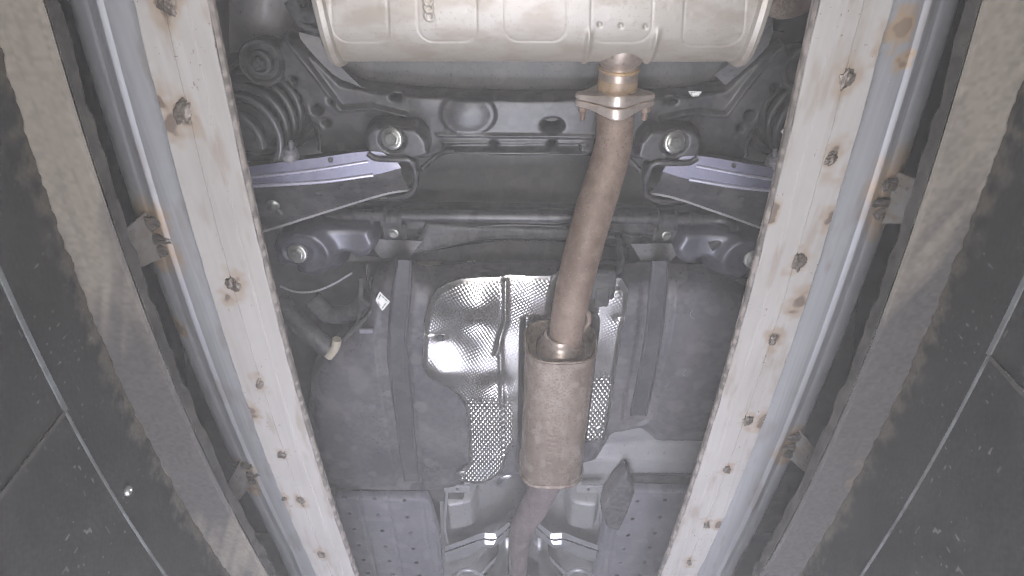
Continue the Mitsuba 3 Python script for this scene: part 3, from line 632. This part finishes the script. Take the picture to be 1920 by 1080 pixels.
# fuel tank
ZT = 1.075
tl = [(700,520),(740,500),(800,516),(900,505),(1100,505),(1190,512),(1330,512),(1420,560),(1430,640),(1400,760),(1330,818),(1225,816),(1195,792),(1150,800),(1120,850),(1000,880),(905,882),(880,884),(860,900),(800,908),(640,905),(606,885),(582,820),(576,760),(585,690),(620,650),(660,610),(690,570)]
tank_poly = polyw(tl, ZT + .045, .012)
def tank_z(X, Y, d):
    z = ZT + dome(d, .05, .05)
    for (px, py, rx, h) in ((690, 790, .12, -.010), (1290, 640, .16, -.008), (1250, 560, .12, .008)):
        c = W(px, py, ZT); z = z + h * np.exp(-((X - c[0])**2 + (Y - c[1])**2) / rx**2)
    for l in (((745,520),(735,650),(752,780),(768,901)), ((1240,500),(1226,620),(1208,700),(1194,780))):
        z = z + .006 * (1 - sst(.03, .038, near(X, Y, [W(a, b, ZT) for a, b in l])))
    c = W(703, 758, ZT); z = z + .006 * np.exp(-((X - c[0])**2 + (Y - c[1])**2) / .011**2)
    z = z + .07 * (1 - sst(.075, .1, np.abs(X - W(1048, 700, ZT)[0]))) * sst(.02, .09, d)   # the hollow the exhaust runs through
    z = z - .003 * np.exp(-(near(X, Y, [W(a, b, ZT) for a, b in ((640,860),(700,868),(745,850))]) / .004)**2) * 0
    return z + .004 * (meshkit.noise(np.stack([X * 9, Y * 9, X * 0], 1), 9) - .5) + .0012 * (meshkit.noise(np.stack([X * 45, Y * 45, X * 0], 1), 10) - .5)
tank = part('fuel_tank', relief(tank_poly, tank_z, .03, .006), 'mat_tank', car, 'dark grey plastic fuel tank', smooth=40)
def strap(left, right, z):
    a = np.array(left, float); b = np.array(right, float); A = spl(W(*a.T, z), 60); B = spl(W(*b.T, z), 60)
    fr = [(0, .012), (0, .002), (.04, 0), (.12, -.001), (.16, .001), (.3, .0012), (.7, .0012), (.84, .001), (.88, -.001), (.96, 0), (1, .002), (1, .012)]
    return grid([A + (B - A) * f_ + [0, 0, h] for f_, h in fr])
part('strap', strap([(744,488),(732,560),(727,630),(726,680),(740,780),(748,850),(756,903)], [(773,488),(770,560),(764,630),(764,680),(776,780),(781,850),(787,903)], ZT - .004), 'mat_strap', tank, 'black steel strap holding the tank')
part('strap', strap([(1223,490),(1217,560),(1210,625),(1197,700),(1182,780)], [(1256,490),(1250,560),(1241,640),(1228,710),(1214,780)], ZT - .004), 'mat_strap', tank, 'black steel strap holding the tank, the right one')
for x, y, a, b, c, e in ((1298,580,-4,9,4,18),(1297,668,1,5,0,11),(1286,692,-6,9,-2,12),(1256,716,-5,6,-9,10)): part('scuff', tubepx([(x, y, ZT - .0035), (x + a, y + b, ZT - .0035), (x + c, y + e, ZT - .0035)], r=.0014, n=8, sides=6), 'mat_cover', tank)

# heat shield: bright embossed aluminium
ZH = 1.058
sh = [(955,516),(1045,519),(1100,530),(1122,545),(1140,540),(1150,522),(1166,524),(1178,545),(1176,580),(1167,624),(1152,720),(1140,800),(1134,828),(1094,830),(1090,836),(960,838),(956,850),(948,872),(940,888),(920,903),(894,910),(858,901),(856,887),(868,880),(878,873),(877,800),(875,775),(866,752),(840,728),(801,706),(792,685),(795,612),(803,570),(810,556),(821,541),(840,529),(866,521),(900,519),(935,520)]
sh_poly = polyw(sh, ZH, .004)
Wc = lambda a, b: W(a, b, ZH)
def sh_z(X, Y, d):
    z = ZH + 0 * X + .003 * (1 - sst(0, .012, d))
    ax = np.interp(Y, [Wc(1050, 600)[1], Wc(1030, 900)[1]], [Wc(1050, 600)[0], Wc(1030, 900)[0]])
    dx = X - ax; z = z + .050 * (1 - np.where(dx < 0, sst(.071, .085, -dx), sst(.068, .086, dx))) * sst(Wc(0, 590)[1], Wc(0, 613)[1], Y)
    z = z + .024 * (1 - sst(.032, .058, near(X, Y, [Wc(1092, 505), Wc(1076, 560), Wc(1066, 620)])))           # hollow over the resonator
    for px, py, r, h in ((868,560,.055,-.016),(850,655,.05,.014),(900,610,.035,.010),(830,690,.04,-.012),(900,690,.06,-.008),(985,545,.05,-.006),(930,720,.03,.010),(905,560,.04,-.012)):
        c = Wc(px, py); z = z + h * np.exp(-((X - c[0])**2 + (Y - c[1])**2) / r**2)
    z = z - .006 * np.exp(-(near(X, Y, [Wc(948,525),(Wc(948,600)),Wc(930,660)]) / .006)**2) + .003 * np.exp(-(near(X, Y, [Wc(795,628), Wc(835,632)]) / .003)**2)
    z = z - .004 * np.exp(-(near(X, Y, [Wc(938,640), Wc(942,760), Wc(944,860)]) / .006)**2)
    c = Wc(1150, 800)
    for q in ((1124,804),(1160,597)): cc = Wc(*q); z = z + .004 * np.exp(-((X - cc[0])**2 + (Y - cc[1])**2) / .010**2)
    z = z + .0025 * (meshkit.noise(np.stack([X * 24, Y * 24, X * 0], 1), 12) - .5)
    k = 2 * np.pi / .0100; em = np.sin(k * (X + .25 * Y)) * np.sin(k * (Y - .25 * X))
    px_ = 960 + F * X / (Y * SN + ZH * CS); py_ = 540 + F * (Y * CS - ZH * SN) / (Y * SN + ZH * CS)
    pit = np.maximum(sst(735, 775, py_) * (px_ < 960), sst(690, 730, py_) * (px_ > 1085))          # lower flaps: round pits instead of the fine waffle
    a = X / .0106; b = Y / (.0106 * .866); row = np.round(b); fx_ = a - .5 * (row % 2); rr = np.hypot((fx_ - np.round(fx_)) * .0106, (b - row) * .0106 * .866)
    em2 = np.exp(-(rr / .0030)**4) * .0025
    w = sst(.004, .012, d)
    return z + w * ((1 - pit) * .0007 * em * (.8 + .2 * sst(.35, .6, meshkit.noise(np.stack([X * 14, Y * 14, X * 0], 1), 21))) + pit * em2)
hs = part('heat_shield', relief(sh_poly, sh_z, .003, .0019, [hole(827,638,ZH,5)]), 'mat_shield', car, 'shiny embossed aluminium heat shield with crumpled surface', smooth=60)
for px, py in ((1124,804),(866,888)):
    part('shield_rivet', lathe([(.010, 0), (.010, .002), (.006, .003), (.004, .006), (0, .006)], W(px, py, ZH - .002), (0, -.1, -1), 20), 'mat_zinc', hs)
c = hole(827, 638, ZH, 5.5).centroid; part('shield_rivet', lathe([(.0, 0), (.006, 0), (.0075, .001), (.0075, .0025)], (c.x, c.y, ZH + .006), (0, 0, -1), 16), 'mat_ink', hs)
# exhaust hanger at the right of the pipe
hg = part('exhaust_hanger', cat(tubepx([(1160,450,1.12),(1166,480,1.1),(1160,505,1.07),(1140,520,1.055)], r=.0075), box(*W(1130, 530, 1.045), .05, .07, .03, .008), box(*W(1128, 552, 1.04), .03, .05, .026, .007), tubepx([(1118,500,1.08),(1140,492,1.08),(1160,498,1.08)], r=.008)), 'mat_rubber', car, 'black rubber exhaust hanger')
part('hanger_bolt', bolt(W(1157, 551, 1.046), .0085, (0, -.2, -1)), 'mat_zinc', hg)
part('hanger_bolt', tubepx([(1103,556,1.04),(1112,553,1.04),(1118,558,1.04)], r=.004, n=12, sides=8), 'mat_zinc', hg)
part('hanger_rod', cat(tubepx([(1084,600,1.03),(1100,585,1.03),(1104,602,1.03),(1092,620,1.03)], r=.0055)), 'mat_rust', hg)

# pipes, hoses and labels on the left of the tank
part('filler_hose', tubepx([(520,560,1.13),(560,605,1.11),(600,640,1.095),(618,655,1.09)], r=.022), 'mat_black_dull', car)
part('filler_cap', tubepx([(632,636,1.075),(628,652,1.074),(616,668,1.074)], r=.010, n=20), 'mat_cream', car, 'cream plastic stub of the filler hose')
part('vent_hose', cat(tubepx([(678,520,1.13),(676,560,1.11),(672,600,1.1),(650,630,1.09)], r=.006), tubepx([(695,520,1.15),(705,545,1.13),(700,575,1.1),(672,610,1.08),(640,640,1.08)], r=.005), tubepx([(585,560,1.14),(620,590,1.13),(670,580,1.12),(690,555,1.12)], r=.02)), 'mat_rubber', car)
part('hose_clip', box(*W(687, 620, 1.07), .03, .012, .008, .002), 'mat_cover', car)
def tag_mesh(px, z, bars):
    a = np.array(px, float); q = W(a[:, 0], a[:, 1], z); n_ = np.array([0, 0, .0012])
    lab = trimesh.Trimesh(np.vstack([q, q + n_]), [[0, 1, 2], [0, 2, 3], [4, 6, 5], [4, 7, 6], [0, 4, 5], [0, 5, 1], [1, 5, 6], [1, 6, 2], [2, 6, 7], [2, 7, 3], [3, 7, 4], [3, 4, 0]], process=False)
    ink = []
    for u0, v0, u1, v1 in bars:
        p_ = lambda u, v: (q[0] * (1 - u) * (1 - v) + q[1] * u * (1 - v) + q[2] * u * v + q[3] * (1 - u) * v) - n_ * .5
        ink.append(trimesh.Trimesh([p_(u0, v0), p_(u1, v0), p_(u1, v1), p_(u0, v1)], [[0, 1, 2], [0, 2, 3]], process=False))
    return lab, cat(*ink)
for px, z in (([(712,547),(731,566),(717,583),(704,563)], 1.045), ([(1480,234),(1496,250),(1482,268),(1464,247)], 1.05), ([(1290,171),(1298,181),(1310,180),(1316,172)], 1.135)):
    lab, ink = tag_mesh(np.roll(px, 0, 0), z, [(.12, .1, .2, .6), (.3, .1, .9, .16), (.8, .3, .87, .9), (.3, .85, .6, .92)])
    lb = part('parts_label', lab, 'mat_label', car, 'small white paper label', smooth=False); part('print', ink, 'mat_ink', lb, smooth=False)

# cross member and tan parts seen above the tank
part('cross_panel', relief(polyw([(640,452),(1180,452),(1180,489),(640,489)], 1.25), lambda X, Y, d: 1.25 + 0 * X, .03, .02), 'mat_floor', car)
for a, b in ((785, 828), (832, 872), (876, 912)):
    part('sound_pad', box(*W((a + b) / 2, 500, 1.27), width(b - a, 500, 1.27), .04, .01, .003), 'mat_cream' if a != 832 else 'mat_floor', car)

# front: body panel, tunnel, braces and covers
ZF = 1.13
part('seat_pan', relief(polyw([(1090,800),(1160,786),(1250,790),(1330,812),(1330,925),(1200,925),(1090,925)], ZF, .004), lambda X, Y, d: ZF + .03 * np.exp(-((Y - W(0, 845, ZF)[1]) / .03)**2) + .004 * (meshkit.noise(np.stack([X * 12, Y * 12, X * 0], 1), 3) - .5), .02, .008), 'mat_primer', car, 'grey primed body panel in front of the tank')
tn = polyw([(820,820),(1150,820),(1150,1090),(830,1090)], 1.17)
def tun_z(X, Y, d):
    cx = W(975, 960, 1.17)[0]; z = 1.17 + .10 * np.exp(-((X - cx) / .11)**2)
    for px, py, rx, ry, h in ((866,945,.045,.075,-.05),(1090,945,.045,.075,-.05),(960,915,.02,.02,.03)):
        c = W(px, py, 1.17); z = z + h * (1 - sst(.7, 1.15, np.maximum(np.abs(X - c[0]) / rx, np.abs(Y - c[1]) / ry)))
    for l, h in ((((930,930),(1000,930)), -.006), (((920,880),(975,880)), -.006), (((920,890),(975,890)), -.006), (((880,1072),(900,1050),(960,1010)), -.02)):
        z = z + h * np.exp(-(near(X, Y, [W(a, b, 1.17) for a, b in l]) / .006)**2)
    return z + .004 * (meshkit.noise(np.stack([X * 20, Y * 20, X * 0], 1), 5) - .5)
part('tunnel_floor', relief(tn, tun_z, .01, .006), 'mat_primer', car, 'grey primed tunnel of the body floor', smooth=40)
for f in (lambda x, y: (x, y), lambda x, y: (2 * 981 - x, y + .02 * (981 - x) * 0)):
    g = lambda l: [(*f(x, y), z) for x, y, z in l]
    br = part('tunnel_brace', loft([g([(834,1025,1.10),(870,1012,1.098),(905,999,1.095),(925,1000,1.095),(955,978,1.12)]), g([(834,1034,1.095),(870,1021,1.093),(905,1010,1.09),(927,1011,1.09),(957,986,1.118)]), g([(834,1035,1.10),(870,1023,1.10),(905,1012,1.10),(927,1013,1.10),(957,988,1.12)]), g([(836,1052,1.095),(872,1040,1.093),(905,1024,1.09),(925,1022,1.092),(957,1000,1.12)]), g([(840,1056,1.12),(875,1045,1.12),(908,1028,1.12),(925,1026,1.12),(957,1004,1.14)])], 40), 'mat_bright_dull', car, 'grey steel brace across the tunnel')
    part('brace_joint', tubepx(g([(834,1035,1.094),(870,1023,1.092),(905,1011,1.089),(927,1012,1.089),(957,987,1.117)]), r=.0022, n=50, sides=8), 'mat_ink', br)
    part('brace_glint', loft([g([(909,1000,1.093),(929,1001,1.093)]), g([(909,1009,1.0855),(931,1010,1.0855)])], 8), 'mat_bright', br)  # bright facet added and tilted to show a specular patch
    part('brace_glint', loft([g([(909,1013,1.088),(929,1014,1.088)]), g([(909,1021,1.0815),(925,1021,1.0815)])], 8), 'mat_bright', br)  # second facet added for the same highlight
    part('brace_hole', lathe([(0, 0), (.006, 0)], W(*f(922, 1018), 1.086), (0, -.2, -1), 14), 'mat_ink', br)
    sp = part('tunnel_shield', loft([g([(954,1008,1.115),(944,1009,1.117),(936,1014,1.122)]), g([(954,1042,1.089),(943,1043,1.091),(930,1050,1.10)]), g([(950,1080,1.09),(925,1090,1.1),(900,1100,1.14)]), g([(950,1200,1.09),(900,1200,1.1),(850,1200,1.14)])], 20, 4), 'mat_bright', car, 'bright aluminium shield beside the front pipe')
    part('tunnel_rib', cat(tubepx(g([(838,920,1.12),(834,985,1.12),(840,1020,1.115)]), r=.004), tubepx(g([(848,1085,1.10),(862,1072,1.095),(885,1070,1.095),(905,1082,1.1)]), r=.006), tubepx(g([(900,1078,1.11),(935,1042,1.11),(960,1015,1.12)]), r=.005)), 'mat_bright_dull', car)
    part('bracket_plate', box(*W(*f(857, 916), 1.09), .07, .03, .006, .002), 'mat_primer', car)
    part('bracket_hole', lathe([(0, 0), (.004, 0)], W(*f(858, 918), 1.084), (0, -.2, -1), 12), 'mat_ink', car)
principled('mat_bright_dull', (.52, .52, .54), .38, .6)
part('tunnel_clip', loft([[(950,891,1.09),(960,892,1.09)],[(934,898,1.085),(944,903,1.085)],[(930,910,1.095),(938,913,1.095)]], 8, 4), 'mat_bright', car)
part('gap_shade', relief(polyw([(600,888),(870,893),(870,940),(610,940)], 1.14), lambda X, Y, d: 1.14 + 0 * X, .01, .03), 'mat_black_dull', car)  # dark sheet painting the shade of the gap in front of the tank

# plastic covers under the floor, with rows of small drain holes
def cover(outline, ribs, dots, name, lab):
    zc = 1.085
    po = polyw(outline, zc, .004)
    rl = [[W(a, b, zc) for a, b in r] for r in ribs]
    def z(X, Y, d):
        q = zc + dome(d, .012, .012)
        for r in rl: q = q + .004 * (1 - sst(.0015, .004, near(X, Y, r)))
        for a, b in dots: c = W(a, b, zc); q = q - .001 * np.exp(-((X - c[0])**2 + (Y - c[1])**2) / .010**2)
        return q + .003 * (meshkit.noise(np.stack([X * 10, Y * 10, X * 0], 1), 14) - .5)
    cv = part(name, relief(po, z, .012, .005), 'mat_cover', car, lab, smooth=40)
    for a, b in dots: part('drain_hole', lathe([(0, 0), (width(3.7, b, zc), 0)], W(a, b, zc - .0024), (0, 0, -1), 12), 'mat_ink', cv)
dl = [(646,933),(702,935),(758,938),(655,963),(710,966),(764,970),(665,993),(717,996),(770,1000),(673,1022),(723,1025),(775,1029),(682,1050),(730,1052),(781,1055),(690,1073),(737,1077),(786,1079)]
cover([(626,934),(800,934),(808,948),(822,1000),(832,1090),(640,1090),(628,1000)], [[(672,930),(690,1010),(708,1090)],[(724,930),(740,1010),(756,1090)],[(792,945),(800,1010),(812,1072)],[(804,945),(816,1010),(826,1072)]], dl, 'floor_cover', 'grey plastic floor cover with rows of holes, the left one')
drr = [(1195,940),(1247,938),(1186,973),(1237,970),(1178,1004),(1228,1000),(1170,1030),(1218,1028),(1163,1056),(1209,1054),(1156,1079),(1200,1078)]
cover([(1168,918),(1330,924),(1330,1090),(1110,1090),(1122,1030),(1130,990),(1140,950)], [[(1150,960),(1142,1010),(1130,1075)],[(1168,920),(1156,1000),(1140,1085)]], drr, 'floor_cover', 'grey plastic floor cover with rows of holes, the right one')


zf = 1.10
part('cover_corner', relief(polyw([(1174,870),(1189,914),(1176,950),(1160,984),(1136,978),(1126,948),(1128,930),(1146,902)], zf, .004), lambda X, Y, d: zf - .025 + dome(d, .012, .012) + .006 * np.exp(-((X - W(1146, 945, zf)[0])**2 + (Y - W(1146, 945, zf)[1])**2) / .012**2), .03, .006), 'mat_tank', car, 'dark raised corner of the right floor cover', smooth=40)
part('gap_shade', relief(polyw([(1185,893),(1340,893),(1340,930),(1185,930)], 1.115), lambda X, Y, d: 1.115 + 0 * X, .01, .03), 'mat_black_dull', car)  # dark sheet painting the shade between body panel and right cover

for f in (lambda x, y: (x, y), mir):
    part('brake_hose', tubepx([(*f(584,228),1.15),(*f(594,240),1.13),(*f(600,258),1.12),(*f(598,280),1.13)], r=.003), 'mat_rubber', car)
    part('cable', tubepx([(*f(640,432),1.17),(*f(668,430),1.17),(*f(692,436),1.168),(*f(694,452),1.168)], r=.0035), 'mat_black_dull', car)
    part('cable_clip', box(*W(*f(694, 437), 1.163), .01, .016, .008, .002), 'mat_zinc', car)
part('wire', tubepx([(1155,440,1.16),(1168,465,1.14),(1164,500,1.11),(1150,515,1.08)], r=.004), 'mat_rubber', car)
part('wire', tubepx([(688,495,1.16),(690,520,1.14),(700,545,1.12),(716,560,1.06)], r=.004), 'mat_rubber', car)
# ---------------------------------------------------------------- thin haze added to lift the dark tones
if HAZE:
    scene['air'] = {'type': 'homogeneous', 'albedo': {'type': 'rgb', 'value': [.95, .95, .95]}, 'sigma_t': HAZE}
    scene['haze'] = {'type': 'cube', 'to_world': T().translate([0, 1, .5]).scale([3, 4, 2]), 'bsdf': {'type': 'null'}, 'interior': {'type': 'ref', 'id': 'air'}}
    labels['haze'] = {'label': 'thin haze added to lift the dark tones', 'kind': 'stuff'}
    scene['camera']['medium'] = {'type': 'ref', 'id': 'air'}
